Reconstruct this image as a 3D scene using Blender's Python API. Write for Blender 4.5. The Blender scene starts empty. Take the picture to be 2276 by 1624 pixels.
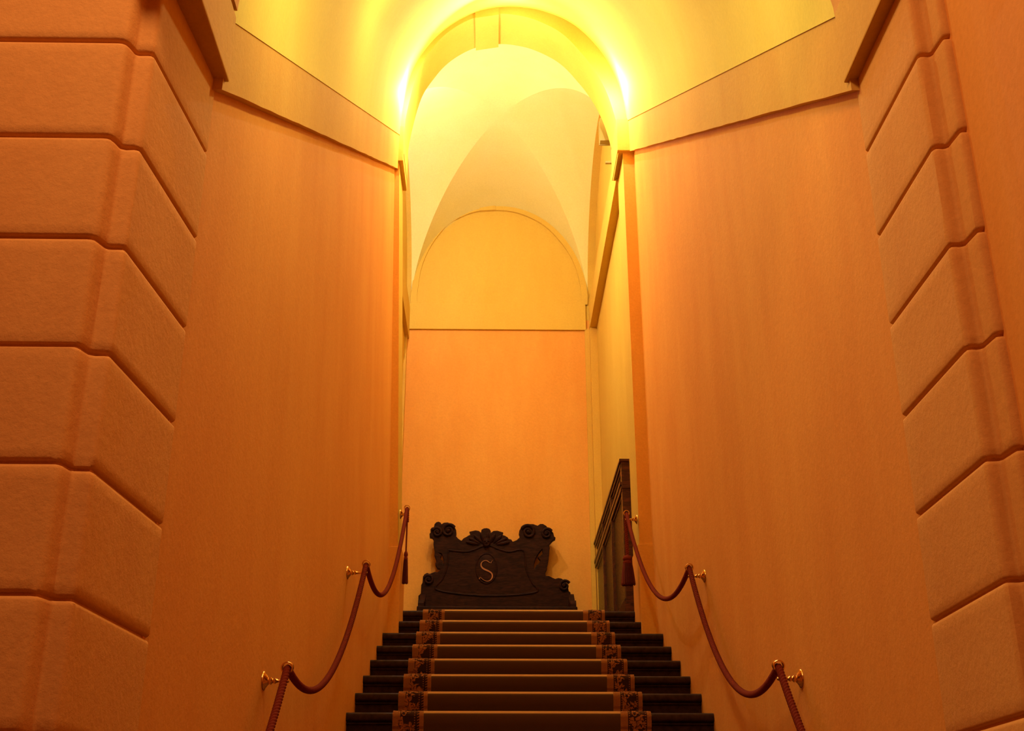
import bpy, bmesh, math, random
from mathutils import Vector, Matrix
C = bpy.context.scene.collection
S = bpy.context.scene
rnd = random.Random(7)

# ------------------------------------------------------------------ camera
PITCH, YAW, FPX = 0.407, 0.0161, 2642.5
cam = bpy.data.cameras.new('camera'); cam.sensor_width = 36.0; cam.lens = 36.0 * FPX / 2276.0
cam.clip_start = 0.05; cam.clip_end = 100
co = bpy.data.objects.new('camera', cam); C.objects.link(co)
co.location = (0, 0, 0); co.rotation_euler = (math.pi/2 + PITCH, 0, -YAW)
S.camera = co
# ------------------------------------------------------------------ world, exposure, lights
w = bpy.data.worlds.new('world'); S.world = w; w.use_nodes = True
w.node_tree.nodes['Background'].inputs[0].default_value = (1.0, 0.62, 0.35, 1)
w.node_tree.nodes['Background'].inputs[1].default_value = 0.05
S.view_settings.view_transform = 'Standard'; S.view_settings.look = 'None'
S.view_settings.gamma = 1; S.view_settings.use_curve_mapping = False
S.view_settings.exposure = 0.32

def point(name, loc, watts, col=(1, .80, .50), r=0.05):
    l = bpy.data.lights.new(name, 'POINT'); l.energy = watts; l.color = col; l.shadow_soft_size = r
    o = bpy.data.objects.new(name, l); C.objects.link(o); o.location = loc; return o
def spot(name, loc, target, watts, deg, col):
    l = bpy.data.lights.new(name, 'SPOT'); l.energy = watts; l.color = col; l.spot_size = math.radians(deg); l.spot_blend = .6; l.shadow_soft_size = 0
    o = bpy.data.objects.new(name, l); C.objects.link(o); o.location = loc
    o.rotation_euler = (Vector(target) - Vector(loc)).to_track_quat('-Z', 'Y').to_euler(); return o
def area(name, loc, target, watts, sx, sy, col=(1, .7, .42)):
    l = bpy.data.lights.new(name, 'AREA'); l.shape = 'RECTANGLE'; l.size = sx; l.size_y = sy; l.energy = watts; l.color = col
    o = bpy.data.objects.new(name, l); C.objects.link(o); o.location = loc
    o.rotation_euler = (Vector(target) - Vector(loc)).to_track_quat('-Z', 'Y').to_euler(); return o
WHITE = (1, .93, .72); WARM = (1, .90, .44); DOWN = (1, .84, .46)
# uplights on the imposts of the landing (the left one hidden by the pilaster, the right one in its floodlight)
point('landing_uplight', (-0.93, 10.48, 6.66), 82, (1, .93, .84), 0)
point('landing_uplight', (1.07, 9.96, 7.02), 6, WHITE, 0)
# lamps on the ledge of the stair impost, beside the upper arch
point('arch_uplight', (1.00, 8.96, 6.62), 23, WHITE, 0)
point('arch_uplight', (-0.74, 8.96, 6.55), 23, WHITE, 0)
# unseen fill lights added under the stair vault crown and at the upper arch crown
point('stair_fill', (0.0, 3.85, 3.56), 26, WARM, .06)
point('stair_fill', (-0.1, 6.10, 5.36), 20, WARM, .06)
spot('arch_down_fill', (-0.05, 8.98, 7.40), (0.25, 7.9, 0), 210, 150, DOWN)
point('arch_crown_fill', (0.15, 8.96, 7.36), 5, WHITE, 0)
# unseen fill light added under the entrance hall ceiling
area('hall_fill', (-0.7, 1.35, 4.25), (-0.4, 1.5, 0), 74, .8, .8, (1, .54, .27))

# ------------------------------------------------------------------ materials
def new_mat(name):
    m = bpy.data.materials.new(name); m.use_nodes = True
    nt = m.node_tree; b = nt.nodes['Principled BSDF']; return m, nt, b
def N(nt, t, **kw):
    n = nt.nodes.new(t)
    for k, v in kw.items():
        if k in n.inputs: n.inputs[k].default_value = v
        else: setattr(n, k, v)
    return n
def plaster(name, c1, c2, bump=.25, streak=True, rough=.85):
    m, nt, b = new_mat(name); L = nt.links.new
    tc = N(nt, 'ShaderNodeTexCoord')
    mp = N(nt, 'ShaderNodeMapping'); mp.inputs['Scale'].default_value = (1.6, 1.6, .45) if streak else (1, 1, 1)
    L(tc.outputs['Object'], mp.inputs[0])
    n1 = N(nt, 'ShaderNodeTexNoise', Scale=1.7, Detail=6.0, Roughness=.62); L(mp.outputs[0], n1.inputs[0])
    rp = N(nt, 'ShaderNodeValToRGB'); rp.color_ramp.elements[0].position = .32; rp.color_ramp.elements[1].position = .70
    rp.color_ramp.elements[0].color = (*c2, 1); rp.color_ramp.elements[1].color = (*c1, 1)
    L(n1.outputs[0], rp.inputs[0])
    n2 = N(nt, 'ShaderNodeTexNoise', Scale=55.0, Detail=4.0, Roughness=.7); L(tc.outputs['Object'], n2.inputs[0])
    mx = N(nt, 'ShaderNodeMix', data_type='RGBA', blend_type='MULTIPLY'); mx.inputs[0].default_value = .22
    L(rp.outputs[0], mx.inputs[6]); L(n2.outputs[0], mx.inputs[7])
    L(mx.outputs[2], b.inputs['Base Color'])
    n3 = N(nt, 'ShaderNodeTexNoise', Scale=28.0, Detail=8.0, Roughness=.7); L(tc.outputs['Object'], n3.inputs[0])
    bp = N(nt, 'ShaderNodeBump', Strength=bump, Distance=.01); L(n3.outputs[0], bp.inputs['Height']); L(bp.outputs[0], b.inputs['Normal'])
    b.inputs['Roughness'].default_value = rough; b.inputs['Specular IOR Level'].default_value = .15
    return m
def simple(name, col, rough=.5, metal=0, bump=0, bscale=40, spec=.5, sheen=0, var=0):
    m, nt, b = new_mat(name); L = nt.links.new
    b.inputs['Base Color'].default_value = (*col, 1); b.inputs['Roughness'].default_value = rough
    b.inputs['Metallic'].default_value = metal; b.inputs['Specular IOR Level'].default_value = spec
    if sheen:
        b.inputs['Sheen Weight'].default_value = sheen; b.inputs['Sheen Roughness'].default_value = .3
        b.inputs['Sheen Tint'].default_value = (1, .6, .25, 1)
    if bump or var:
        tc = N(nt, 'ShaderNodeTexCoord'); n = N(nt, 'ShaderNodeTexNoise', Scale=float(bscale), Detail=5.0); L(tc.outputs['Object'], n.inputs[0])
        if bump:
            bp = N(nt, 'ShaderNodeBump', Strength=bump, Distance=.004); L(n.outputs[0], bp.inputs['Height']); L(bp.outputs[0], b.inputs['Normal'])
        if var:
            rp = N(nt, 'ShaderNodeValToRGB'); rp.color_ramp.elements[0].position = .3; rp.color_ramp.elements[1].position = .7
            rp.color_ramp.elements[0].color = (*[x*(1-var) for x in col], 1); rp.color_ramp.elements[1].color = (*[min(1, x*(1+var)) for x in col], 1)
            L(n.outputs[0], rp.inputs[0]); L(rp.outputs[0], b.inputs['Base Color'])
    return m
def wood(name, c1, c2, rough=.35, spec=.06):
    m, nt, b = new_mat(name); L = nt.links.new
    tc = N(nt, 'ShaderNodeTexCoord'); mp = N(nt, 'ShaderNodeMapping'); mp.inputs['Scale'].default_value = (3, 3, 14)
    L(tc.outputs['Object'], mp.inputs[0])
    n = N(nt, 'ShaderNodeTexNoise', Scale=3.0, Detail=7.0, Distortion=1.2); L(mp.outputs[0], n.inputs[0])
    rp = N(nt, 'ShaderNodeValToRGB'); rp.color_ramp.elements[0].position = .35; rp.color_ramp.elements[1].position = .68
    rp.color_ramp.elements[0].color = (*c1, 1); rp.color_ramp.elements[1].color = (*c2, 1); L(n.outputs[0], rp.inputs[0])
    L(rp.outputs[0], b.inputs['Base Color']); b.inputs['Roughness'].default_value = rough; b.inputs['Specular IOR Level'].default_value = spec
    return m
M = {}
M['wall'] = plaster('orange_plaster', (.87, .40, .080), (.81, .335, .060))
M['pier'] = plaster('ochre_stone_plaster', (.82, .43, .115), (.76, .365, .092), bump=.35)
M['trim'] = plaster('ochre_trim_plaster', (.76, .45, .080), (.71, .39, .062))
M['vault'] = plaster('yellow_vault_plaster', (.89, .74, .145), (.87, .70, .115), bump=.12)
M['landing_vault'] = plaster('cream_vault_plaster', (.88, .80, .36), (.86, .77, .31), bump=.12)
M['upper'] = plaster('yellow_wall_plaster', (.76, .50, .090), (.72, .45, .072), bump=.2)
M['stone'] = simple('dark_stone', (.042, .017, .011), .55, bump=.15, bscale=30, var=.35, spec=.07)
M['floor'] = simple('dark_floor_stone', (.05, .024, .014), .4, bump=.1, bscale=20, var=.3)
M['carpet'] = simple('brown_carpet_pile', (.105, .043, .016), .95, bump=.8, bscale=600, spec=.1, sheen=1.0)
M['carpet_highlight'] = simple('golden_highlight_carpet_pile', (.60, .30, .09), .95, bump=.8, bscale=600, spec=.1, sheen=1.0)  # glow of the lit nosings put into the pile colour
M['carpet_edge'] = simple('tan_carpet_pile', (.36, .13, .035), .95, bump=.8, bscale=500, spec=.1, sheen=1.0)
M['carpet_dark'] = simple('dark_carpet_pile', (.045, .016, .007), .95, bump=.8, bscale=500, spec=.1, sheen=.8)
M['leaf'] = simple('rust_leaf_pile', (.40, .13, .035), .95, bump=.8, bscale=500, spec=.1, sheen=.8)
M['rope'] = simple('red_rope_fibre', (.17, .022, .009), .85, bump=.6, bscale=300, spec=.1)
M['tassel'] = simple('dark_red_fringe', (.13, .017, .010), .85, bump=.6, bscale=200, spec=.2)
M['brass'] = simple('polished_brass', (.78, .47, .15), .22, metal=1)
M['wood'] = wood('dark_carved_walnut', (.016, .0050, .0036), (.040, .011, .0065), .55)
M['doorwood'] = wood('dark_red_mahogany', (.035, .008, .005), (.11, .024, .010), .3, .2)
M['gold'] = simple('gilded_inlay', (.30, .095, .026), .5, metal=.2)
M['lampbody'] = simple('olive_lamp_housing', (.34, .24, .06), .5)
def glass_mat():
    m, nt, b = new_mat('hammered_glass'); L = nt.links.new
    tc = N(nt, 'ShaderNodeTexCoord'); v = N(nt, 'ShaderNodeTexVoronoi', Scale=75.0); L(tc.outputs['Object'], v.inputs['Vector'])
    rp = N(nt, 'ShaderNodeValToRGB'); rp.color_ramp.elements[0].position = .12; rp.color_ramp.elements[1].position = .5
    rp.color_ramp.elements[0].color = (.34, .17, .06, 1); rp.color_ramp.elements[1].color = (.035, .013, .006, 1)
    L(v.outputs['Distance'], rp.inputs[0]); L(rp.outputs[0], b.inputs['Base Color'])
    bp = N(nt, 'ShaderNodeBump', Strength=.9, Distance=.015); L(v.outputs['Distance'], bp.inputs['Height']); L(bp.outputs[0], b.inputs['Normal'])
    b.inputs['Roughness'].default_value = .15; b.inputs['Transmission Weight'].default_value = .25
    return m
M['glass'] = glass_mat()

# ------------------------------------------------------------------ mesh helpers
def obj(name, bm, mats, parent=None, smooth=False):
    me = bpy.data.meshes.new(name); bmesh.ops.recalc_face_normals(bm, faces=bm.faces[:])
    bm.to_mesh(me); bm.free()
    o = bpy.data.objects.new(name, me); C.objects.link(o)
    for m in (mats if isinstance(mats, (list, tuple)) else [mats]): me.materials.append(M[m])
    if smooth:
        for p in me.polygons: p.use_smooth = True
        try: me.set_sharp_from_angle(angle=math.radians(40))
        except Exception: pass
    if parent: o.parent = parent
    return o
def struct(name, bm, mats, smooth=False, parent=None):
    o = obj(name, bm, mats, parent, smooth)
    if not parent: o['kind'] = 'structure'
    return o
def thing(name, label, cat, loc=(0, 0, 0), group=None):
    o = bpy.data.objects.new(name, None); C.objects.link(o); o.location = loc; o.empty_display_size = .1
    o['label'] = label; o['category'] = cat
    if group: o['group'] = group
    return o
def tag(o, label, cat, group=None):
    o['label'] = label; o['category'] = cat
    if group: o['group'] = group
    return o
def box(bm, lo, hi, bev=0, mi=0):
    vs = [bm.verts.new((x, y, z)) for x in (lo[0], hi[0]) for y in (lo[1], hi[1]) for z in (lo[2], hi[2])]
    idx = [(0, 1, 3, 2), (4, 6, 7, 5), (0, 4, 5, 1), (2, 3, 7, 6), (0, 2, 6, 4), (1, 5, 7, 3)]
    fs = [bm.faces.new([vs[i] for i in f]) for f in idx]
    for f in fs: f.material_index = mi
    if bev:
        es = list({e for f in fs for e in f.edges})
        r = bmesh.ops.bevel(bm, geom=es, offset=bev, segments=2, affect='EDGES', profile=.6)
        for f in r['faces']: f.material_index = mi
def loft(bm, rings, closed_u=False, closed_v=False, cap=False, mi=0):
    """rings: list of lists of points -> quads"""
    V = [[bm.verts.new(p) for p in r] for r in rings]
    nr, nc = len(V), len(V[0])
    for i in range(nr if closed_v else nr - 1):
        for j in range(nc if closed_u else nc - 1):
            f = bm.faces.new((V[i][j], V[i][(j+1) % nc], V[(i+1) % nr][(j+1) % nc], V[(i+1) % nr][j])); f.material_index = mi
    if cap:
        for r in (V[0], V[-1]):
            try: f = bm.faces.new(r); f.material_index = mi
            except Exception: pass
    return V
def prism(bm, poly, axis, a, b, mi=0):
    """extrude a 2-D polygon along axis 0/1/2 from a to b"""
    def P(p, t):
        return {0: (t, p[0], p[1]), 1: (p[0], t, p[1]), 2: (p[0], p[1], t)}[axis]
    loft(bm, [[P(p, a) for p in poly], [P(p, b) for p in poly]], closed_u=True, cap=True, mi=mi)
def lathe(bm, prof, origin, axis, n=24, mi=0, hollow=False):
    """prof: (r, t) along axis direction"""
    ax = Vector(axis).normalized(); u = ax.orthogonal().normalized(); v = ax.cross(u); o = Vector(origin)
    rings = [[o + ax*t + (u*math.cos(2*math.pi*k/n) + v*math.sin(2*math.pi*k/n))*max(r, 1e-5) for k in range(n)] for r, t in prof]
    loft(bm, rings, closed_u=True, closed_v=hollow, cap=not hollow, mi=mi)
def catmull(pts, n):
    out = []
    P = [Vector(p) for p in pts]; P = [P[0]*2-P[1]] + P + [P[-1]*2-P[-2]]
    for i in range(1, len(P)-2):
        for k in range(n):
            t = k/n
            out.append(.5*((2*P[i]) + (P[i+1]-P[i-1])*t + (2*P[i-1]-5*P[i]+4*P[i+1]-P[i+2])*t*t + (3*P[i]-P[i-1]-3*P[i+1]+P[i+2])*t**3))
    out.append(P[-2]); return out
def resample(pts, n):
    d = [0]
    for a, b in zip(pts, pts[1:]): d.append(d[-1] + (b-a).length)
    out = []; j = 0
    for k in range(n+1):
        t = d[-1]*k/n
        while j < len(pts)-2 and d[j+1] < t: j += 1
        s = (t-d[j])/max(d[j+1]-d[j], 1e-9); out.append(pts[j].lerp(pts[j+1], min(max(s, 0), 1)))
    return out
def interp(xs, ys, x):
    if x <= xs[0]: return ys[0] + (ys[1]-ys[0])/(xs[1]-xs[0])*(x-xs[0])
    for i in range(len(xs)-1):
        if x <= xs[i+1] or i == len(xs)-2: return ys[i] + (ys[i+1]-ys[i])/(xs[i+1]-xs[i])*(x-xs[i])

# ------------------------------------------------------------------ the place: key dimensions
RISE, RUN, Y8, Z8 = .16, .3742, 6.976, .864
FLOOR = Z8 - 16*RISE                     # hall floor
LAND = Z8 + 7*RISE                       # landing floor
YN, YP0, YP1, YA0, YA1, YB = 2.79, 2.862, 3.385, 9.196, 9.65, 12.99
XR = 1.262                               # right stair wall
XRL = 1.160                              # right pilaster reveal
def nose(y): return Z8 + (y-Y8)*RISE/RUN
def ztopR(y): return 2.84 + (y-3.387)*.622
def zbotR(y): return 2.505 + (y-3.387)*.620
def ztopL(y): return 2.785 + (y-3.387)*.600
def zbotL(y): return 2.482 + (y-3.387)*.588
def wl_low(y): return interp([3.387, 5.0, 6.9, 9.2], [-.975, -.895, -.826, -.808], y)
def wl_high(y): return interp([3.387, 9.2], [-.975, -.925], y)
def wallL(y, z):
    z0 = nose(y); z1 = ztopL(y); t = min(max((z-z0)/(z1-z0), 0), 1.15)
    return wl_low(y)*(1-t) + wl_high(y)*t

# ---- hall shell (behind and beside the photographer)
bm = bmesh.new(); box(bm, (-3.2, -4.0, FLOOR-.12), (1.6, 2.9, FLOOR)); struct('floor', bm, 'floor')
bm = bmesh.new(); box(bm, (-3.4, -4.2, 4.35), (1.8, 3.0, 4.5)); struct('ceiling', bm, 'vault')
bm = bmesh.new(); box(bm, (1.322, -4.0, FLOOR), (1.55, YN+.01, 4.35)); struct('wall_hall_right', bm, 'wall')
bm = bmesh.new(); box(bm, (-3.35, -4.0, FLOOR), (-3.2, 2.9, 4.35)); struct('wall_hall_left', bm, 'wall')
bm = bmesh.new(); box(bm, (-3.35, -4.15, FLOOR), (1.55, -4.0, 4.35)); struct('wall_hall_rear', bm, 'wall')

# ---- rusticated piers
def round_corners(poly, radii, n=3):
    out = []
    for i, p in enumerate(poly):
        r = radii[i]; p = Vector(p)
        if r == 0 or i in (0, len(poly)-1): out.append(p); continue
        a = (Vector(poly[i-1])-p).normalized(); b = (Vector(poly[i+1])-p).normalized()
        p0 = p+a*r; p1 = p+b*r
        for k in range(n+1):
            t = k/n; out.append(p0*(1-t)**2 + p*2*t*(1-t) + p1*t*t)
    return out
def pier(name, plan, radii, back, courses, ztop, side):
    """plan: visible outline from the stair side towards the camera; back: points closing the outline inside the wall"""
    pts = round_corners(plan, radii)
    norms = []
    for i in range(len(pts)):
        a = pts[max(i-1, 0)]; b = pts[min(i+1, len(pts)-1)]; t = (b-a).normalized(); norms.append(Vector((t.y, -t.x))*side)
    zs = [(FLOOR-.1, 0)]
    for z in sorted(courses):
        j = rnd.uniform(-.002, .002)
        for dz, ins in ((-.045, 0), (-.016, 0), (-.009, .002), (-.005, .006), (-.003, .012), (.003, .012), (.005, .006), (.008, .002), (.013, 0), (.040, 0)): zs.append((z+dz+j, ins))
        zs.append((z+.157, 0))
    zs = [q for q in zs if q[0] < ztop] + [(ztop, 0)]
    rings = []
    for z, ins in zs:
        ring = []
        for k, (p, n) in enumerate(zip(pts, norms)):
            wob = rnd.uniform(-.0012, .0012) if 0 < k < len(pts)-1 else 0
            q = p + n*(ins+wob); ring.append((q.x, q.y, z))
        ring += [(b[0], b[1], z) for b in back]
        rings.append(ring)
    bm = bmesh.new(); loft(bm, rings, closed_u=True, cap=True)
    return struct(name, bm, 'pier', smooth=True)
coursesR = [.04-.315*k for k in range(6)] + [.355, .670, .985, 1.296, 1.608, 1.928, 2.250]
coursesL = [-.02-.315*k for k in range(6)] + [.300, .618, .942, 1.262, 1.577, 1.897, 2.223]
pier('wall_right_pier', [(1.250, YP1), (1.252, YP0), (1.292, YP0), (1.298, YN-.012), (1.340, YN-.012)], [0, .018, .010, .018, 0],
     [(1.60, YN-.012), (1.60, YP1)], coursesR, 2.56, -1)
pier('wall_left_pier', [(-.965, YP1), (-1.006, YP0), (-1.056, YP0), (-1.072, 2.805), (-3.25, 2.80)], [0, .018, .010, .022, 0],
     [(-3.25, 3.2), (-1.30, YP1)], coursesL, 2.54, 1)
# imposts of the piers and the lower arch they carry
def impost(name, xin, xout, y0, y1, z0, z1):
    lo, hi = sorted((xin, xout)); bm = bmesh.new(); box(bm, (lo, y0, z0), (hi, y1, z1), .006); return struct(name, bm, 'trim')
impost('trim_1', 1.206, 1.60, YN-.06, YP1, 2.534, 2.835)
impost('trim_2', -.918, -1.62, YN-.06, YP1, 2.512, 2.79)
def arch_wall(name, pts_in, ztop, xl, xr, y0, y1, mat):
    """wall with an arched head: pts_in is the intrados polyline (x,z) from right to left"""
    bm = bmesh.new(); n = len(pts_in)
    up = [(xr + (xl-xr)*i/(n-1), ztop) for i in range(n)]
    rings = [[(p[0], y0, p[1]) for p in up], [(p[0], y0, p[1]) for p in pts_in], [(p[0], y1, p[1]) for p in pts_in], [(p[0], y1, p[1]) for p in up]]
    loft(bm, rings, closed_v=True); return struct(name, bm, mat, smooth=True)
ell = lambda cx, hw, zs, rise, n=48: [(cx + hw*math.cos(math.pi*k/n), zs + rise*math.sin(math.pi*k/n)) for k in range(n+1)]
lower = [(1.60, 2.80)] + ell(.1445, 1.0625, 2.82, .66) + [(-1.62, 2.80)]
arch_wall('wall_lower_arch', lower, 4.36, -3.3, 1.6, YP0, YP1, 'pier')

# ---- stair walls
NY = 40
ys = [3.36 + (YA0+.02-3.36)*k/NY for k in range(NY+1)]
bm = bmesh.new()
loft(bm, [[(XR, y, FLOOR-.1), (XR, y, ztopR(y)+.02), (XR+.2, y, ztopR(y)+.02), (XR+.2, y, FLOOR-.1)] for y in ys], closed_u=True, cap=True)
struct('wall_right', bm, 'wall')
bm = bmesh.new(); NZ = 14
rings = []
for y in ys:
    zz = [FLOOR-.1] + [nose(y)-.2 + (ztopL(y)+.02-nose(y)+.2)*k/NZ for k in range(NZ+1)]
    rings.append([(wallL(y, z), y, z) for z in zz] + [(-1.25, y, zz[-1]), (-1.25, y, zz[0])])
loft(bm, rings, closed_u=True, cap=True); struct('wall_left', bm, 'wall', smooth=True)
# raking impost bands
bm = bmesh.new()
loft(bm, [[(XR+.02, y, zbotR(y)), (XR-.040, y, zbotR(y)+rnd.uniform(-.0025, .0025)), (XR-.042, y, ztopR(y)), (XR+.02, y, ztopR(y)+.015)] for y in ys], closed_u=True, cap=True)
struct('trim_3', bm, 'trim')
bm = bmesh.new()
loft(bm, [[(wl_high(y)-.04, y, zbotL(y)), (wl_high(y)+.042, y, zbotL(y)+rnd.uniform(-.0025, .0025)), (wl_high(y)+.044, y, ztopL(y)), (wl_high(y)-.04, y, ztopL(y)+.015)] for y in ys], closed_u=True, cap=True)
struct('trim_4', bm, 'trim')
# ---- upper arch with its pilasters
ringpts = [(1.150, 6.05), (1.155, 6.25), (1.150, 6.44), (1.094, 6.785), (.968, 7.12), (.803, 7.381), (.634, 7.556), (.418, 7.682), (.244, 7.74), (.03, 7.764), (-.21, 7.722), (-.435, 7.594), (-.617, 7.41), (-.765, 7.15), (-.830, 6.90), (-.868, 6.56), (-.875, 6.30), (-.872, 6.05)]
rp = resample(catmull([Vector((x, 0, z)) for x, z in ringpts], 8), 96)
# raking barrel vault over the stairs, its section the outline of the upper arch
bm = bmesh.new(); NA = 72; NV = 70
yv = [YP1-.01 + (YA0+.03-YP1)*k/NV for k in range(NV+1)]
sec = resample([p for p in rp if p.z >= 6.36], NA); sec_l, sec_r = sec[-1], sec[0]
def vaultpt(y, k):
    p = sec[k]; xl = wl_high(y)+.048; xr = XR-.048
    t = (p.x-sec_l.x)/(sec_r.x-sec_l.x); x = xl + (xr-xl)*t
    zs = ztopL(y)*(1-t) + ztopR(y)*t - .012; z0 = sec_l.z*(1-t) + sec_r.z*t
    return (x, y, zs + (p.z-z0)*1.01)
inner = [[vaultpt(y, k) for k in range(NA+1)] for y in yv]
outer = [[(p[0] + .14*(1 if k == 0 else -1 if k == NA else 0) + .13*math.cos(math.pi*k/NA), p[1], p[2]+.16) for k, p in enumerate(rr)] for rr in inner]
loft(bm, [a_ + b_[::-1] for a_, b_ in zip(inner, outer)], closed_u=True, cap=False)
struct('ceiling_stair', bm, 'vault', smooth=True)

cxr, czr = .15, 6.40
def shrink(p, d):
    v = Vector((p.x-cxr, 0, p.z-czr));
    if p.z < czr: return Vector((p.x - math.copysign(d*.35, p.x-cxr), 0, p.z))
    k = .35 + .65*min(1, (p.z-czr)/.9)
    return p - v.normalized()*d*k
intr = [shrink(p, .105) for p in rp]
arch_wall('wall_upper_arch', [(p.x, p.z) for p in intr], 8.6, -1.6, 1.7, YA0, YA1, 'upper')
# keystone of the upper arch
def nearest(pts, x, zmin=7): return min([p for p in pts if p.z > zmin], key=lambda p: abs(p.x-x))
k0, k1 = nearest(intr, -.215), nearest(intr, .020)
bm = bmesh.new()
prism(bm, [(k0.x-.008, k0.z-.022), (k1.x+.008, k1.z-.022), (k1.x+.012, k1.z+.16), (k0.x-.012, k0.z+.16)], 1, YA0-.015, YA1+.02)
struct('trim_5', bm, 'upper')
# pilasters: right upright, left leaning a little with its wall
bm = bmesh.new()
prism(bm, [(XRL, YA0), (XRL, YA1), (1.5, YA1), (1.5, YA0)], 2, FLOOR, 6.10); o = struct('wall_right_pilaster', bm, ['wall', 'upper'])
for p in o.data.polygons:
    if p.normal.x < -.9: p.material_index = 1                  # yellow reveal
bm = bmesh.new()
xlow, xhigh = -.735, -.880
loft(bm, [[(x, YA0, z), (x, YA1, z), (-1.5, YA1, z), (-1.5, YA0, z)] for x, z in ((xlow, FLOOR), (xlow, 1.9), (xhigh, 6.1))], closed_u=True, cap=True)
o = struct('wall_left_pilaster', bm, ['wall', 'upper'])
for p in o.data.polygons:
    if p.normal.x > .9: p.material_index = 1
# stone base blocks of the pilasters
bm = bmesh.new(); box(bm, (XRL-.012, YA0-.014, 1.6), (1.30, YA1-.02, 2.43), .004); struct('baseboard_right', bm, 'wall')
bm = bmesh.new(); box(bm, (-1.0, YA0-.014, 1.6), (xlow+.010, YA1-.02, 2.40), .004); struct('baseboard_left', bm, 'wall')
# capitals
def capital(name, lo, hi): bm = bmesh.new(); box(bm, lo, hi, .005); return struct(name, bm, 'trim')
capital('trim_6', (1.108, YA0-.045, 6.085), (1.5, YA1+.02, 6.43))
capital('trim_7', (-1.5, YA0-.045, 5.955), (-.838, YA1+.02, 6.33))

# ---- landing
LX0, LX1 = -1.025, 1.140
bm = bmesh.new(); box(bm, (-1.45, 9.68, LAND-.12), (1.45, YB+.2, LAND-.002)); struct('floor_landing', bm, 'floor')
bm = bmesh.new(); box(bm, (-1.7, YB, LAND-.1), (1.7, YB+.2, 6.2)); box(bm, (-1.7, YB, 6.2), (1.7, YB+.2, 8.4), mi=1); struct('wall_back', bm, ['wall', 'upper'])
bm = bmesh.new(); box(bm, (1.225, YA1-.02, LAND-.1), (1.45, YB+.02, 8.4)); struct('wall_landing_right', bm, 'upper')
bm = bmesh.new(); box(bm, (-1.30, YA1-.02, LAND-.1), (-1.075, YB+.02, 8.4)); struct('wall_landing_left', bm, 'upper')
ZI0, ZI1, ZC = 6.06, 6.40, 7.76
def band(name, lo, hi): bm = bmesh.new(); box(bm, lo, hi, .004); return struct(name, bm, 'upper')
band('trim_8', (-1.08, YB-.030, ZI0), (1.10, YB+.05, ZI1))
band('trim_9', (LX1, YA1-.02, ZI0), (1.30, YB, ZI1))
band('trim_10', (-1.2, YA1-.02, ZI0-.12), (LX0, YB, ZI1-.06))
# corner strips of the back wall
bm = bmesh.new(); box(bm, (1.085, YB-.025, LAND), (1.150, YB+.05, ZI0+.02), .003); box(bm, (1.14, YB-.10, LAND), (1.24, YB+.05, ZI0+.02), .003); struct('trim_11', bm, 'trim')
bm = bmesh.new(); box(bm, (-1.10, YB-.10, LAND), (-1.045, YB+.05, ZI0+.02), .003); struct('trim_12', bm, 'trim')
# groin vault
n = 64
def q(i): return math.sin(math.pi/2*i/n)
bm = bmesh.new(); V = {}
yc0, yc1 = YA1-.01, YB+.02
for i in range(-n, n+1):
    for j in range(-n, n+1):
        s, t = q(i), q(j); m_ = min(abs(s), abs(t)); z = ZI1-.02 + (ZC-ZI1+.02)*math.sqrt(max(0, 1-m_*m_)) + .22*(1-max(abs(s), abs(t))**2)
        V[i, j] = bm.verts.new(((LX0+LX1)/2 + (LX1-LX0)/2*s, (yc0+yc1)/2 + (yc1-yc0)/2*t, z))
for i in range(-n, n):
    for j in range(-n, n):
        a, b, c, d = V[i, j], V[i+1, j], V[i+1, j+1], V[i, j+1]
        if (i+.5)*(j+.5) > 0: bm.faces.new((a, b, c)); bm.faces.new((a, c, d))
        else: bm.faces.new((a, b, d)); bm.faces.new((b, c, d))
gv = struct('ceiling_landing', bm, 'landing_vault')
for p in gv.data.polygons: p.use_smooth = True
gv.data.set_sharp_from_angle(angle=math.radians(8))
# arches at the four walls of the groin vault
def lunette(name, pts, thick, depth, axis_y, mat='upper', along='x', pos=0, zfloor=ZI1):
    bm = bmesh.new(); n_ = len(pts); c = sum((p[0] for p in pts))/n_
    inn = []
    for x, z in pts:
        v = Vector((x-c, z-zfloor)); L_ = max(v.length, 1e-6); inn.append((c + v.x*(1-thick/L_), zfloor + v.y*(1-thick/L_)))
    P = (lambda p, d: (p[0], pos-d, p[1])) if along == 'x' else (lambda p, d: (pos+d, p[0], p[1]))
    loft(bm, [[P(p, -.03) for p in pts], [P(p, depth) for p in pts], [P(p, depth) for p in inn], [P(p, -.03) for p in inn]], closed_v=True)
    return struct(name, bm, mat, smooth=True)
backarch = [(1.125, 6.40), (1.130, 6.584), (1.056, 6.96), (.895, 7.28), (.645, 7.57), (.335, 7.74), (.05, 7.79), (-.30, 7.755), (-.62, 7.57), (-.84, 7.27), (-.97, 6.93), (-1.02, 6.55), (-1.02, 6.40)]
bp_ = [(p.x, p.z) for p in resample(catmull([Vector((x, 0, z)) for x, z in backarch], 8), 64)]
lunette('trim_13', bp_, .075, .028, None, pos=YB)
bm = bmesh.new(); prism(bm, [(-.20, 7.70), (.0, 7.715), (.0, 7.80), (-.20, 7.80)], 1, YB-.040, YB+.02); struct('trim_14', bm, 'upper')
sidearch = [((yc0+yc1)/2 + (yc1-yc0)/2*math.cos(math.pi*k/48), ZI1-.02+(ZC-ZI1+.05)*math.sin(math.pi*k/48)) for k in range(49)]
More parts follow.
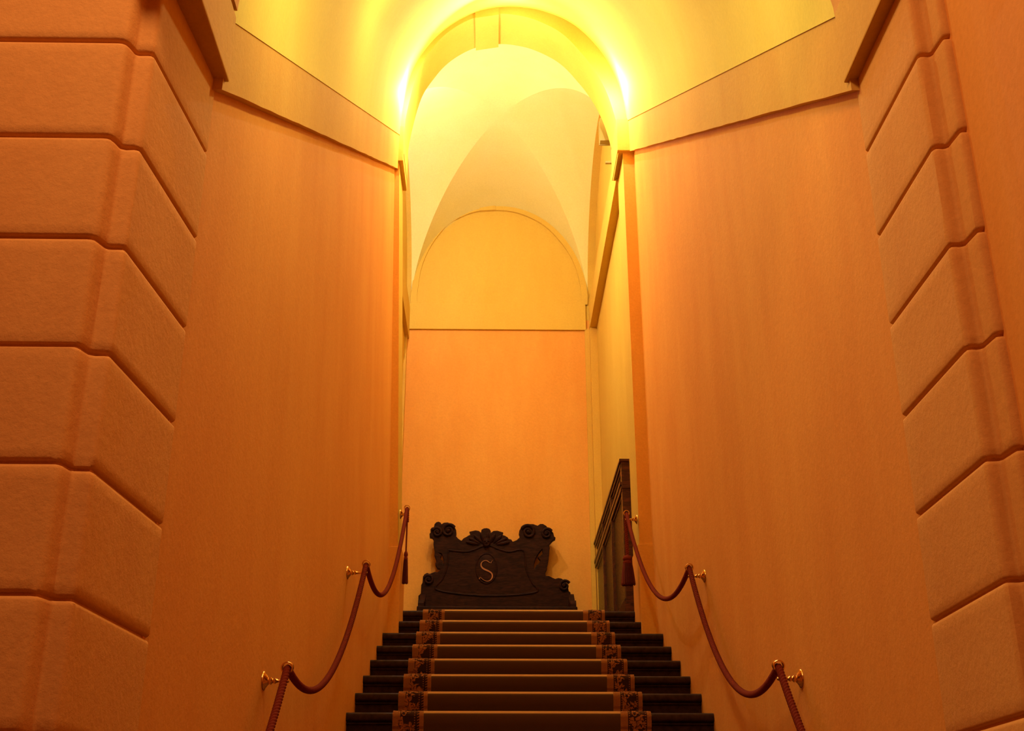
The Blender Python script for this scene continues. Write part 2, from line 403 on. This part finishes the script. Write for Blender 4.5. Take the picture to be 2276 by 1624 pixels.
def side_wall_arch(name, x0, x1):
    bm = bmesh.new(); n_ = len(sidearch)
    lo = [(y, z-.03) for y, z in sidearch]; up = [(y, z+.35) for y, z in sidearch]
    loft(bm, [[(x0, *p) for p in lo], [(x1, *p) for p in lo], [(x1, *p) for p in up], [(x0, *p) for p in up]], closed_v=True); return struct(name, bm, 'upper', smooth=True)
side_wall_arch('trim_15', LX1-.004, 1.24)
side_wall_arch('trim_16', -1.09, LX0+.004)

# ------------------------------------------------------------------ staircase
stairs = thing('staircase', 'flight of dark moulded stone steps rising between the orange walls', 'stairs', (0, Y8, FLOOR))
def step_bm(k):
    y = Y8 + k*RUN; z = Z8 + k*RISE; bm = bmesh.new()
    y1 = y + RUN + .03 if k < 7 else 9.64
    if k >= 6: xl, xr = xlow+.002, XRL-.002
    elif y < YP1: xl, xr = (-.97, 1.245) if y > YP0 else (-.985, 1.29)
    else: xl, xr = wl_low(y)-.004, XR-.001
    if k < 7 and k >= 6: pass
    x0 = lambda yy: wl_low(yy)-.004 if (YP1 <= y and k < 6) else xl
    # profile in (y, z): rounded slab nose, cove, recessed riser with a bead
    prof = [(y1, z), (y+.018, z), (y+.007, z-.003), (y+.001, z-.009), (y-.001, z-.017), (y-.001, z-.036), (y+.003, z-.044), (y+.010, z-.048),
            (y+.022, z-.050), (y+.024, z-.054), (y+.017, z-.057), (y+.017, z-.062), (y+.026, z-.066), (y+.030, z-.072), (y+.030, z-RISE-.002), (y1, z-RISE-.002)]
    prof = [(a-oy, b-FLOOR) for a, b in prof]
    e = .014 if (0 <= y-YP1 and k < 6) else 0
    loft(bm, [[(x0(y), *p) for p in prof], [(xr, *p) for p in prof]], closed_u=True, cap=True)
    return bm
oy = Y8
for k in range(-15, 8):
    s = obj('step', step_bm(k), 'stone', stairs, smooth=True)

# ------------------------------------------------------------------ carpet runner
RL, RR = -.565, .905
BW = .180
def runner_profile(off):
    pts = []
    for k in range(-15, 8):
        y = Y8 + k*RUN; z = Z8 + k*RISE
        pts += [(y+.024-off, z-RISE+off*.9), (y+.022-off, z-.09), (y+.012-off, z-.076)]
        for a in range(0, 91, 15):
            t = math.radians(a); r = .022+off
            pts.append((y+.021 - r*math.cos(t), z-.022 + r*math.sin(t)))
        yend = y+RUN if k < 7 else 12.3
        pts += [(y+.10, z+off), (yend-.02, z+off)]
    return pts
runner = thing('stair_runner', 'brown pile carpet runner with leaf borders laid down the dark steps', 'carpet', (0, Y8, FLOOR))
def strip(name, x0, x1, off, mat, nx=2):
    bm = bmesh.new(); pr = [(a-Y8, b-FLOOR) for a, b in runner_profile(off)]
    pr2 = [(a-Y8, b-FLOOR) for a, b in runner_profile(.001)]
    loft(bm, [[(x0, *p) for p in pr2], [(x0+.004, *p) for p in pr], [(x1-.004, *p) for p in pr], [(x1, *p) for p in pr2]])
    o = obj(name, bm, mat, runner, smooth=True); per = 12; npr = len(pr)
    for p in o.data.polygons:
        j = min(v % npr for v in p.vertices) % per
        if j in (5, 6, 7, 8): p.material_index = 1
    return o
strip('carpet_field', RL+BW-.01, RR-BW+.01, .010, ['carpet', 'carpet_highlight'])   # highlight along each nosing painted as paler pile
# border: pile ground with edge stripes, bead rows and scrolling acanthus leaves, all worked into one carpet strip
def leaf_shape(L, W, lobes):
    up = []; 
    for i in range(lobes*6+1):
        t = i/(lobes*6); env = math.sin(math.pi*t**.75)**.8
        saw = (t*lobes) % 1.0
        up.append((t*L, W*env*(.55 + .45*abs(math.sin(math.pi*saw))**.7)))
    return up
def border(name, x0, x1, flip, seed):
    r = random.Random(seed); bm = bmesh.new()
    pr = [Vector((0, a-Y8, b-FLOOR)) for a, b in runner_profile(.0105)]
    pr0 = [Vector((0, a-Y8, b-FLOOR)) for a, b in runner_profile(.001)]
    wd = x1-x0; es, ins = .027, .045
    xs = [0, .003, es, wd-ins, wd-.003, wd] if flip > 0 else [0, .003, ins, wd-es, wd-.003, wd]
    mats_ = [1, 1, 0, 1, 1]
    cols = []
    for i, x in enumerate(xs):
        base = pr0 if i in (0, len(xs)-1) else pr
        X = x1 - x if flip > 0 else x0 + x
        X = x0 + x if flip < 0 else X
        cols.append([bm.verts.new((X, p.y, p.z)) for p in base])
    for i in range(len(xs)-1):
        for j in range(len(pr)-1):
            f = bm.faces.new((cols[i][j], cols[i][j+1], cols[i+1][j+1], cols[i+1][j])); f.material_index = mats_[i]
    # arc length map along the profile
    d = [0]
    for a, b in zip(pr, pr[1:]): d.append(d[-1]+(b-a).length)
    def at(s, lift):
        s = min(max(s, 0), d[-1]-1e-4)
        lo, hi = 0, len(d)-1
        while hi-lo > 1:
            m_ = (lo+hi)//2
            if d[m_] <= s: lo = m_
            else: hi = m_
        t = (s-d[lo])/max(d[hi]-d[lo], 1e-9); p = pr[lo].lerp(pr[hi], t); tg = (pr[hi]-pr[lo]).normalized()
        return p + Vector((0, -tg.z, tg.y))*lift
    c0 = x0+es+.004 if flip < 0 else x0+ins+.004
    c1 = x1-ins-.004 if flip < 0 else x1-es-.004
    def clampx(x): return min(max(x, c0+.006), c1-.006)
    def ribbon(pts, widths, mi, lift):
        for i in range(len(pts)-1):
            (xa, sa), (xb, sb) = pts[i], pts[i+1]; t = Vector((xb-xa, sb-sa)); 
            if t.length < 1e-6: continue
            t.normalize(); nx_, ns_ = -t.y, t.x
            wa, wb = widths[i], widths[i+1]
            quad = [(clampx(xa+nx_*wa), sa+ns_*wa), (clampx(xb+nx_*wb), sb+ns_*wb), (clampx(xb-nx_*wb), sb-ns_*wb), (clampx(xa-nx_*wa), sa-ns_*wa)]
            vs = [bm.verts.new((x, *at(s, lift).yz)) for x, s in quad]
            try: f = bm.faces.new(vs); f.material_index = mi
            except Exception: pass
    mid = (c0+c1)/2; half = (c1-c0)/2
    s_end = d[-1]-2.7 if d[-1] > 12 else d[-1]
    s = 4.5; k = 0
    while s < s_end:
        sgn = 1 if k % 2 else -1
        stem = [(mid + sgn*half*.55*math.sin(math.pi*u/10), s + .27*u/10) for u in range(11)]
        ribbon(stem, [.004]*11, 2, .0022)
        for m_ in range(7):                                  # lobes of an acanthus leaf fanning off the stem
            u = (m_+.4)/7; bx, bs = mid + sgn*half*.55*math.sin(math.pi*u), s + .27*u
            ang = math.radians(r.uniform(15, 60) + m_*9); dirx = -sgn if m_ % 2 else sgn
            Lf = r.uniform(.075, .125); pts = []; wds = []
            for v in range(15):
                t = v/14; a = ang + t*r.uniform(.5, .9)*(1 if m_ % 3 else -1)
                pts.append((bx + dirx*math.sin(a)*Lf*t, bs + math.cos(a)*Lf*t))
                wds.append(.0200*math.sin(math.pi*min(1, .12+t*.88))**.7*(1+.35*math.sin(t*19)) + .0006)
            ribbon(pts, wds, 2, .0018 + .0004*(m_ % 3))
            ribbon(pts[:13], [.0014]*13, 0, .0040)              # dark vein
        s += .27; k += 1
    # bead rows
    for bxx in ((c0+.004, c1-.004)):
        s = 4.5
        while s < s_end:
            p = at(s, .0025); rr = .0034
            vs = [bm.verts.new((bxx + rr*math.cos(2*math.pi*a/6), *at(s + rr*math.sin(2*math.pi*a/6), .0026).yz)) for a in range(6)]
            f = bm.faces.new(vs); f.material_index = 2; s += .0135
    # slanting dashes woven into the edge stripes
    for xa, xb in (((x0+.004, x0+es-.004), (x1-ins+.006, x1-.012)) if flip < 0 else ((x0+.012, x0+ins-.006), (x1-es+.004, x1-.004))):
        s = 4.5
        while s < s_end:
            vs = [bm.verts.new((x, *at(s_, .0016).yz)) for x, s_ in ((xa, s), (xb, s+.012), (xb, s+.017), (xa, s+.005))]
            f = bm.faces.new(vs); f.material_index = 2; s += .016
    o = obj(name, bm, ['carpet_dark', 'carpet_edge', 'leaf'], runner)
    o['label'] = 'border strip of rust leaves on dark ground with tan edges'
    return o
border('border', RR-BW, RR, 1, 3)
border('border', RL, RL+BW, -1, 5)

# ------------------------------------------------------------------ rope handrails
def rope_mesh(bm, path, R=.0158, pitch=.0175, strands=3, nseg=24, step=.0028):
    L = sum((b-a).length for a, b in zip(path, path[1:])); n = int(L/step); pts = resample(path, n)
    up = Vector((1, 0, 0)); rings = []
    prev = None
    for i, p in enumerate(pts):
        t = (pts[min(i+1, n)]-pts[max(i-1, 0)]).normalized()
        u = (up - t*up.dot(t)).normalized() if prev is None else (prev - t*prev.dot(t)).normalized()
        prev = u; v = t.cross(u); ph = 2*math.pi*(i*L/n)/pitch/1.0
        ring = []
        for k in range(nseg):
            a = 2*math.pi*k/nseg; rr = R*(.76 + .24*abs(math.cos(strands*(a)/2.0 - ph*.5*strands/3.0)))
            ring.append(p + u*rr*math.cos(a) + v*rr*math.sin(a))
        rings.append(ring)
    loft(bm, rings, closed_u=True, cap=True)
def sag(a, b, s, n=40):
    a, b = Vector(a), Vector(b); return [a.lerp(b, k/n) + Vector((0, 0, -4*s*(k/n)*(1-k/n))) for k in range(n+1)]
def over(p, d0, d1):  # small smooth hump where the rope passes through its ring
    return [Vector(p)]
def tassel(parent, top, length, drop, r, cr, mats=('rope', 'tassel')):
    top = Vector(top); root = obj('tassel', tassel_knot(top, drop, r, cr), mats[0], parent, smooth=True)
    bm = bmesh.new(); z0 = top.z - drop - .055; n = 40
    rings = []
    for i in range(9):
        t = i/8; rr = r*(.72 + .42*t**.8); z = z0 - length*t
        rings.append([(top.x + (rr*(1+.10*math.cos(20*math.pi*2*k/80)*(1 if k % 2 else -1)))*math.cos(2*math.pi*k/80), top.y + (rr*(1+.10*(1 if k % 2 else -1)))*math.sin(2*math.pi*k/80), z - (.012 if i == 8 and k % 3 == 0 else 0)) for k in range(80)])
    loft(bm, rings, closed_u=True, cap=True); obj('fringe', bm, mats[1], root)
def tassel_knot(top, drop, r, cr):
    bm = bmesh.new()
    rope_mesh(bm, [top, top - Vector((0, 0, drop*.5)), top - Vector((0, 0, drop))], R=cr, pitch=.0175 if cr > .01 else .010)
    z = top.z - drop
    lathe(bm, [(.006, .012), (r*.62, .004), (r*.82, -.012), (r*.80, -.026), (r*.60, -.036), (r*.78, -.042), (r*.80, -.052), (r*.74, -.060)], (top.x, top.y, z), (0, 0, 1), 24)
    return bm
# ring centres (lowest first) and the wall position of each rosette
ringsR = [(1.172, 3.05, -.03), (1.172, 4.945, .800), (1.172, 6.985, 1.705), (1.065, 9.20, 2.685)]
wallR = [1.250, XR, XR, XRL-.012]
ringsL = [(-.862, 3.05, -.05), (-.822, 4.87, .775), (-.744, 6.87, 1.690), (-.693, 9.22, 2.725)]
def rope_thing(side, rings, sags, wherelabel, tz, tl, tr, cr):
    t = thing('rope_handrail', wherelabel, 'rope', rings[0], 'rope handrails along the stair walls')
    o = Vector(rings[0]); path = []
    low = Vector(rings[0]) + Vector((0, -.03, -.30)); path.append(low)
    for i in range(len(rings)-1):
        seg = sag(rings[i], rings[i+1], sags[i])
        path += seg if i == 0 else seg[1:]
    last = Vector(rings[-1]); path += [last + Vector((0, .03, -.005)), last + Vector((0, .048, -.03)), last + Vector((0, .055, -.10))]
    # rope body
    bm = bmesh.new(); rope_mesh(bm, [p-o for p in resample(path, 260)]); b = obj('rope', bm, 'rope', t, smooth=True)
    tp = last + Vector((0, .055, -.09)) - o
    tassel(t, tp, tl, tz, tr, cr)
    return t
rope_thing('right', ringsR, [.33, .36, .40], 'twisted dark red rope handrail hanging along the right orange wall, ending in a thick tassel', .25, .165, .046, .0150)
rope_thing('left', ringsL, [.33, .33, .40], 'twisted dark red rope handrail hanging along the left orange wall, ending in a slim tassel', .26, .185, .020, .0070)
def bracket(p, xw, label, first=None):
    p = Vector(p); s = 1 if xw > p.x else -1
    base = Vector((xw, p.y, p.z-.052))
    t = thing('rope_bracket', label, 'bracket', base, 'brass rope brackets on the stair walls')
    d = (-s, 0, 0); L = abs(xw-p.x)
    bm = bmesh.new(); lathe(bm, [(.0385, 0), (.0385, .004), (.036, .007), (.030, .009), (.024, .014), (.020, .017), (.016, .021)], (0, 0, 0), d, 28); obj('rosette', bm, 'brass', t, smooth=True)
    bm = bmesh.new(); lathe(bm, [(.013, .016), (.0125, .024), (.0145, .028), (.0145, .032), (.010, .036), (.0085, .040), (.0115, .044), (.0115, .048), (.008, .052), (.0068, .06), (.0068, L-.012), (.0085, L-.008), (.0085, L+.004), (.006, L+.010)], (0, 0, 0), d, 20); obj('stem', bm, 'brass', t, smooth=True)
    bm = bmesh.new(); c = p - base; ax = Vector((0, .90, .22)).normalized(); ro, ri, h = .0245, .0190, .015
    lathe(bm, [(ri, -h), (ro-.001, -h), (ro, -h+.003), (ro, h-.003), (ro-.001, h), (ri, h)], c, ax, 28, hollow=True)
    lathe(bm, [(.0075, 0), (.006, .012), (.006, .036)], Vector((c.x, 0, 0)), (0, 0, 1), 14)
    obj('ring', bm, 'brass', t, smooth=True); return t
place = ['on the {} pier, holding the low end of the rope', 'lowest in view on the {} wall, near the bottom of the picture', 'midway up the {} wall', 'at the top of the stairs holding the {} tassel']
for i, (p, xw) in enumerate(zip(ringsR, wallR)):
    bracket(p, xw, 'brass rosette bracket ' + place[i].format('right'))
for i, p in enumerate(ringsL):
    xw = -.993 if i == 0 else wallL(p[1], p[2]) if i < 3 else xlow-.012
    bracket(p, xw, 'brass rosette bracket ' + place[i].format('left'))

# ------------------------------------------------------------------ carved bench
bench = thing('hall_bench', 'dark carved wooden bench with scrolled high back standing against the landing wall', 'bench', (.045, 12.7, LAND))
def BP(p): return (p[0]-.045, p[1]-LAND)
outline = [(-.804,2.758),(-.805,2.799),(-.78,2.823),(-.778,2.917),(-.765,2.942),(-.762,3.0),(-.749,3.033),(-.719,3.05),(-.69,3.04),(-.662,3.05),(-.633,3.062),(-.605,3.057),(-.58,3.077),(-.573,3.09),(-.61,3.104),(-.629,3.133),(-.631,3.158),(-.621,3.17),(-.63,3.208),(-.644,3.242),(-.642,3.283),(-.65,3.326),(-.658,3.368),(-.654,3.418),(-.675,3.445),(-.701,3.45),(-.704,3.486),(-.693,3.499),(-.695,3.537),(-.681,3.556),(-.659,3.563),(-.651,3.597),(-.631,3.619),(-.606,3.625),(-.585,3.615),(-.574,3.596),(-.548,3.613),(-.506,3.617),(-.464,3.598),(-.43,3.568),(-.411,3.53),(-.407,3.496),(-.412,3.462),(-.386,3.432),(-.351,3.41),(-.328,3.437),(-.296,3.454),(-.267,3.473),(-.25,3.478),(-.265,3.512),(-.238,3.518),(-.197,3.528),(-.16,3.521),(-.137,3.501),(-.131,3.536),(-.106,3.55),(-.073,3.554),(-.044,3.545),(-.029,3.523),(-.027,3.502),(.002,3.522),(.044,3.525),(.109,3.505),(.098,3.477),(.127,3.469),(.156,3.452),(.169,3.432),(.198,3.426),(.214,3.401),(.256,3.418),(.285,3.444),(.293,3.461),(.281,3.495),(.286,3.525),(.306,3.563),(.343,3.592),(.393,3.602),(.443,3.601),(.489,3.584),(.518,3.603),(.548,3.604),(.585,3.582),(.616,3.539),(.642,3.53),(.663,3.501),(.671,3.462),(.687,3.45),(.684,3.433),(.658,3.42),(.632,3.39),(.615,3.369),(.622,3.331),(.613,3.263),(.605,3.196),(.598,3.154),(.588,3.121),(.587,3.096),(.567,3.054),(.574,3.02),(.611,3.02),(.644,3.003),(.676,2.989),(.709,2.999),(.746,2.993),(.782,2.964),(.802,2.94),(.814,2.898),(.821,2.857),(.839,2.841),(.843,2.796),(.85,2.768),(.864,2.743),(.893,2.719),(.895,2.682)]
hole_r = [(.52,3.305),(.525,3.263),(.507,3.238),(.49,3.229),(.506,3.196),(.498,3.167),(.48,3.146),(.469,3.112),(.463,3.121),(.465,3.162),(.475,3.213),(.499,3.271)]
hole_l = [(-.598,3.284),(-.577,3.263),(-.566,3.259),(-.576,3.217),(-.571,3.192),(-.552,3.175),(-.548,3.117),(-.542,3.158),(-.552,3.225),(-.564,3.267),(-.581,3.28)]
outline = outline + [(.895, 2.50), (-.804, 2.50)]
YBK0, YBK1 = 12.78-12.7, 12.86-12.7
def shape2d(name, loops, y0, y1, mat, parent, bev=.010):
    cu = bpy.data.curves.new(name, 'CURVE'); cu.dimensions = '2D'; cu.fill_mode = 'BOTH'; cu.extrude = (y1-y0)/2 - bev*.6; cu.bevel_depth = bev*.6; cu.bevel_resolution = 1; cu.offset = -bev*.6
    for lp in loops:
        sp = cu.splines.new('POLY'); sp.points.add(len(lp)-1); sp.use_cyclic_u = True
        for pt, q_ in zip(sp.points, lp): pt.co = (q_[0], q_[1], 0, 1)
    o = bpy.data.objects.new(name, cu); C.objects.link(o)
    o.matrix_world = Matrix.Translation((0, (y0+y1)/2, 0)) @ Matrix.Rotation(math.pi/2, 4, 'X')
    dg = bpy.context.evaluated_depsgraph_get(); me = bpy.data.meshes.new_from_object(o.evaluated_get(dg)); me.transform(o.matrix_world)
    bpy.data.objects.remove(o); bpy.data.curves.remove(cu)
    r = bpy.data.objects.new(name, me); C.objects.link(r); me.materials.clear(); me.materials.append(M[mat]); r.parent = parent
    return r
def grow(h, k=1.30):
    cx = sum(p[0] for p in h)/len(h); cz = sum(p[1] for p in h)/len(h); return [(cx+(p[0]-cx)*k*1.25, cz+(p[1]-cz)*k*.88) for p in h]
back = shape2d('backrest', [[BP(p) for p in outline], [BP(p) for p in grow(hole_r)], [BP(p) for p in grow(hole_l, .92)]], YBK0, YBK1, 'wood', bench)
# carved relief on the back: panel moulding, medallion ring, crest ribs, volutes, mask
def tube(bm, pts, r, n=8, closed=False):
    pts = [Vector(p) for p in pts]; rings = []
    m_ = len(pts)
    for i, p in enumerate(pts):
        a = pts[(i-1) % m_] if closed or i else p; b = pts[(i+1) % m_] if closed or i < m_-1 else p
        t = (b-a).normalized(); u = Vector((0, 1, 0)); v = t.cross(u).normalized(); rr = r[i] if isinstance(r, list) else r
        rings.append([p + u*rr*math.cos(2*math.pi*k/n) + v*rr*math.sin(2*math.pi*k/n) for k in range(n)])
    loft(bm, rings, closed_u=True, closed_v=closed, cap=not closed)
yf = YBK0
def R3(x, z, d=0): return (x-.045, yf-d, z-LAND)
bm = bmesh.new()
panel = [(-.49, 3.30), (-.30, 3.285), (-.20, 3.31), (-.07, 3.36), (.07, 3.31), (.18, 3.285), (.33, 3.30), (.36, 3.1), (.42, 2.95), (.46, 2.84), (-.07, 2.80), (-.60, 2.86), (-.55, 2.98), (-.50, 3.12)]
tube(bm, [R3(p.x, p.z) for p in resample(catmull([Vector((x, 0, z)) for x, z in panel + panel[:1]], 6), 120)][:-1], .011, closed=True)
obj('panel_moulding', bm, 'wood', bench, smooth=True)
bm = bmesh.new(); ov = [R3(-.072 + .112*math.cos(2*math.pi*k/48), 3.10 + .165*math.sin(2*math.pi*k/48)) for k in range(48)]
tube(bm, ov, .010, closed=True)
bmesh.ops.create_uvsphere(bm, u_segments=40, v_segments=12, radius=1, matrix=Matrix.Translation(R3(-.072, 3.10)) @ Matrix.Diagonal((.108, .010, .160, 1)))
obj('medallion', bm, 'wood', bench, smooth=True)
bm = bmesh.new()
for k in range(9):                                     # crest acanthus ribs
    a = math.pi*(.08 + .84*k/8); c = (-.06, 3.36)
    p0 = R3(c[0]+.10*math.cos(a), c[1]+.03*math.sin(a)); p1 = R3(c[0]+.26*math.cos(a)*.95, c[1]+.135*math.sin(a), .012)
    tube(bm, [Vector(p0).lerp(Vector(p1), t/6) for t in range(7)], [.008, .014, .018, .020, .019, .015, .006])
bmesh.ops.create_uvsphere(bm, u_segments=20, v_segments=14, radius=1, matrix=Matrix.Translation(R3(-.073, 3.385, .01)) @ Matrix.Diagonal((.045, .035, .055, 1)))
for sx in (-1, 1):
    bmesh.ops.create_uvsphere(bm, u_segments=10, v_segments=8, radius=.012, matrix=Matrix.Translation(R3(-.073+sx*.017, 3.397, .040)))
bmesh.ops.create_uvsphere(bm, u_segments=10, v_segments=8, radius=.010, matrix=Matrix.Translation(R3(-.073, 3.38, .046)))
tube(bm, [R3(-.098 + .05*t/6, 3.358 - .010*math.sin(math.pi*t/6), .036) for t in range(7)], .006)
obj('crest', bm, 'wood', bench, smooth=True)
def volute(cx, cz, r0, turns, sgn, start, d=.012):
    return [R3(cx + sgn*r0*(1-.80*k/50)*math.cos(start+turns*2*math.pi*k/50), cz + r0*(1-.80*k/50)*math.sin(start+turns*2*math.pi*k/50), d) for k in range(51)]
for (cx, cz, r0, sg) in ((-.495, 3.52, .075, 1), (.385, 3.51, .080, -1), (-.62, 3.50, .055, -1), (.59, 3.49, .060, 1), (-.70, 2.97, .055, -1), (.775, 2.91, .060, 1)):
    bm = bmesh.new(); tube(bm, volute(cx, cz, r0, 1.6, sg, .5), [.017 - .009*k/50 for k in range(51)])
    bmesh.ops.create_uvsphere(bm, u_segments=14, v_segments=10, radius=1, matrix=Matrix.Translation(R3(cx, cz, .005)) @ Matrix.Diagonal((r0*.30, .022, r0*.30, 1)))
    obj('scroll', bm, 'wood', bench, smooth=True)
# the letter S
sp = [(-.018, 3.176), (-.022, 3.158), (-.040, 3.163), (-.060, 3.178), (-.085, 3.184), (-.110, 3.176), (-.128, 3.157), (-.132, 3.132), (-.122, 3.108), (-.100, 3.090), (-.070, 3.076), (-.040, 3.062), (-.016, 3.042), (-.008, 3.016), (-.014, 2.988), (-.032, 2.966), (-.058, 2.957), (-.086, 2.962), (-.112, 2.978), (-.130, 2.993), (-.142, 2.999), (-.148, 2.988), (-.140, 2.980)]
pp = resample(catmull([Vector((x, 0, z)) for x, z in sp], 6), 90)
bm = bmesh.new(); rg = []
for i, p in enumerate(pp):
    t = i/90; t_ = (pp[min(i+1, 90)]-pp[max(i-1, 0)]).normalized(); nv = Vector((-t_.z, 0, t_.x))
    wd = .78*(.0030 + .0085*math.exp(-((t-.42)/.17)**2) + .0045*math.exp(-((t-.66)/.10)**2) + .002*math.exp(-((t-.12)/.06)**2))
    a = p + nv*wd; b = p - nv*wd
    rg.append([R3(a.x, a.z, .004), R3(a.x, a.z, .0165), R3(b.x, b.z, .0165), R3(b.x, b.z, .004)])
loft(bm, rg, closed_u=True, cap=True)
for x, z in ((-.010, 3.180), (-.150, 2.982)):
    bmesh.ops.create_uvsphere(bm, u_segments=10, v_segments=8, radius=.006, matrix=Matrix.Translation(R3(x, z, .011)))
sl = obj('letter', bm, 'gold', bench); sl['label'] = 'gilded letter S'
# seat chest, seat board, arms
bm = bmesh.new(); box(bm, (-.84, -.30, .56), (.84, .10, .625), .012); obj('seat', bm, 'wood', bench)
bm = bmesh.new(); box(bm, (-.80, -.26, .10), (.80, .14, .56), .008); box(bm, (-.70, -.272, .17), (-.06, -.255, .49), .006); box(bm, (.06, -.272, .17), (.70, -.255, .49), .006); obj('chest', bm, 'wood', bench)
bm = bmesh.new(); box(bm, (-.83, -.29, .0), (.83, .15, .10), .012); obj('plinth', bm, 'wood', bench)
for sx in (-1, 1):
    bm = bmesh.new(); prof = [(-.27, .60), (-.27, .66), (-.24, .70), (-.18, .69), (-.10, .71), (0, .78), (.09, .84), (.09, .60)]
    x = sx*.80; prism(bm, prof, 0, x-.03, x+.03); obj('arm', bm, 'wood', bench)

# ------------------------------------------------------------------ glazed timber screen on the right of the landing
door = thing('glazed_screen', 'dark red wooden screen with hammered glass panes standing right of the landing', 'screen', (1.18, 11.5, LAND))
dx, dy = 1.18, 11.5
def dbox(bm, lo, hi, bev=.004): box(bm, (lo[0]-dx, lo[1]-dy, lo[2]-LAND), (hi[0]-dx, hi[1]-dy, hi[2]-LAND), bev)
ZT = 3.43; ZR0, ZR1 = 3.155, 3.235
mull = [12.985, 12.00, 11.07, 10.12]
bm = bmesh.new()
dbox(bm, (1.131, 10.12, 3.385), (1.214, 13.02, ZT)); dbox(bm, (1.120, 10.068, ZT-.012), (1.226, 13.02, ZT+.012))
obj('top_rail', bm, 'doorwood', door)
bm = bmesh.new(); dbox(bm, (1.128, 10.12, ZR0), (1.205, 12.98, ZR1)); dbox(bm, (1.120, 10.10, ZR0+.05), (1.200, 12.99, ZR1+.004)); obj('transom', bm, 'doorwood', door)
bm = bmesh.new(); dbox(bm, (1.128, 10.12, LAND), (1.205, 12.98, LAND+.22)); obj('bottom_rail', bm, 'doorwood', door)
for i, y in enumerate(mull[:3]):
    bm = bmesh.new(); dbox(bm, (1.136, y-.034, LAND), (1.205, y+.034, 3.40)); dbox(bm, (1.129, y-.018, LAND), (1.150, y+.018, 3.395), .003); obj('mullion', bm, 'doorwood', door)
bm = bmesh.new(); dbox(bm, (1.137, 10.085, LAND), (1.220, 10.165, ZT-.005)); dbox(bm, (1.132, 10.078, 3.17), (1.222, 10.172, 3.195)); dbox(bm, (1.130, 10.076, LAND), (1.224, 10.174, LAND+.17)); obj('post', bm, 'doorwood', door)
for ya, yb_ in zip(mull[1:], mull[:-1]):
    for z0, z1 in ((LAND+.22, ZR0), (ZR1, 3.385)):
        bm = bmesh.new()
        y0, y1 = ya+.030, yb_-.030
        dbox(bm, (1.145, y0, z0), (1.185, y0+.030, z1), .003); dbox(bm, (1.145, y1-.030, z0), (1.185, y1, z1), .003)
        dbox(bm, (1.145, y0, z1-.030), (1.185, y1, z1), .003); dbox(bm, (1.145, y0, z0), (1.185, y1, z0+.030), .003)
        fr = obj('pane_frame', bm, 'doorwood', door)
        bm = bmesh.new(); dbox(bm, (1.153, y0+.025, z0+.025), (1.159, y1-.025, z1-.025), 0); obj('pane', bm, 'glass', fr)

# ------------------------------------------------------------------ floodlight on the right impost of the landing
fl = thing('floodlight', 'small box floodlight above the impost beside the upper arch', 'lamp', (1.085, 9.90, 6.45))
bm = bmesh.new(); box(bm, (-.055, -.02, .235), (.045, .06, .50), .006); obj('housing', bm, 'lampbody', fl)
bm = bmesh.new(); box(bm, (-.06, .055, .23), (.05, .068, .505), .003); obj('bezel', bm, 'lampbody', fl)
bm = bmesh.new(); box(bm, (.045, -.015, .20), (.062, .02, .40), .003); box(bm, (-.01, -.012, -.02), (.062, .016, .0), .002); box(bm, (.046, -.012, -.01), (.060, .016, .30), .002); obj('yoke', bm, 'lampbody', fl)
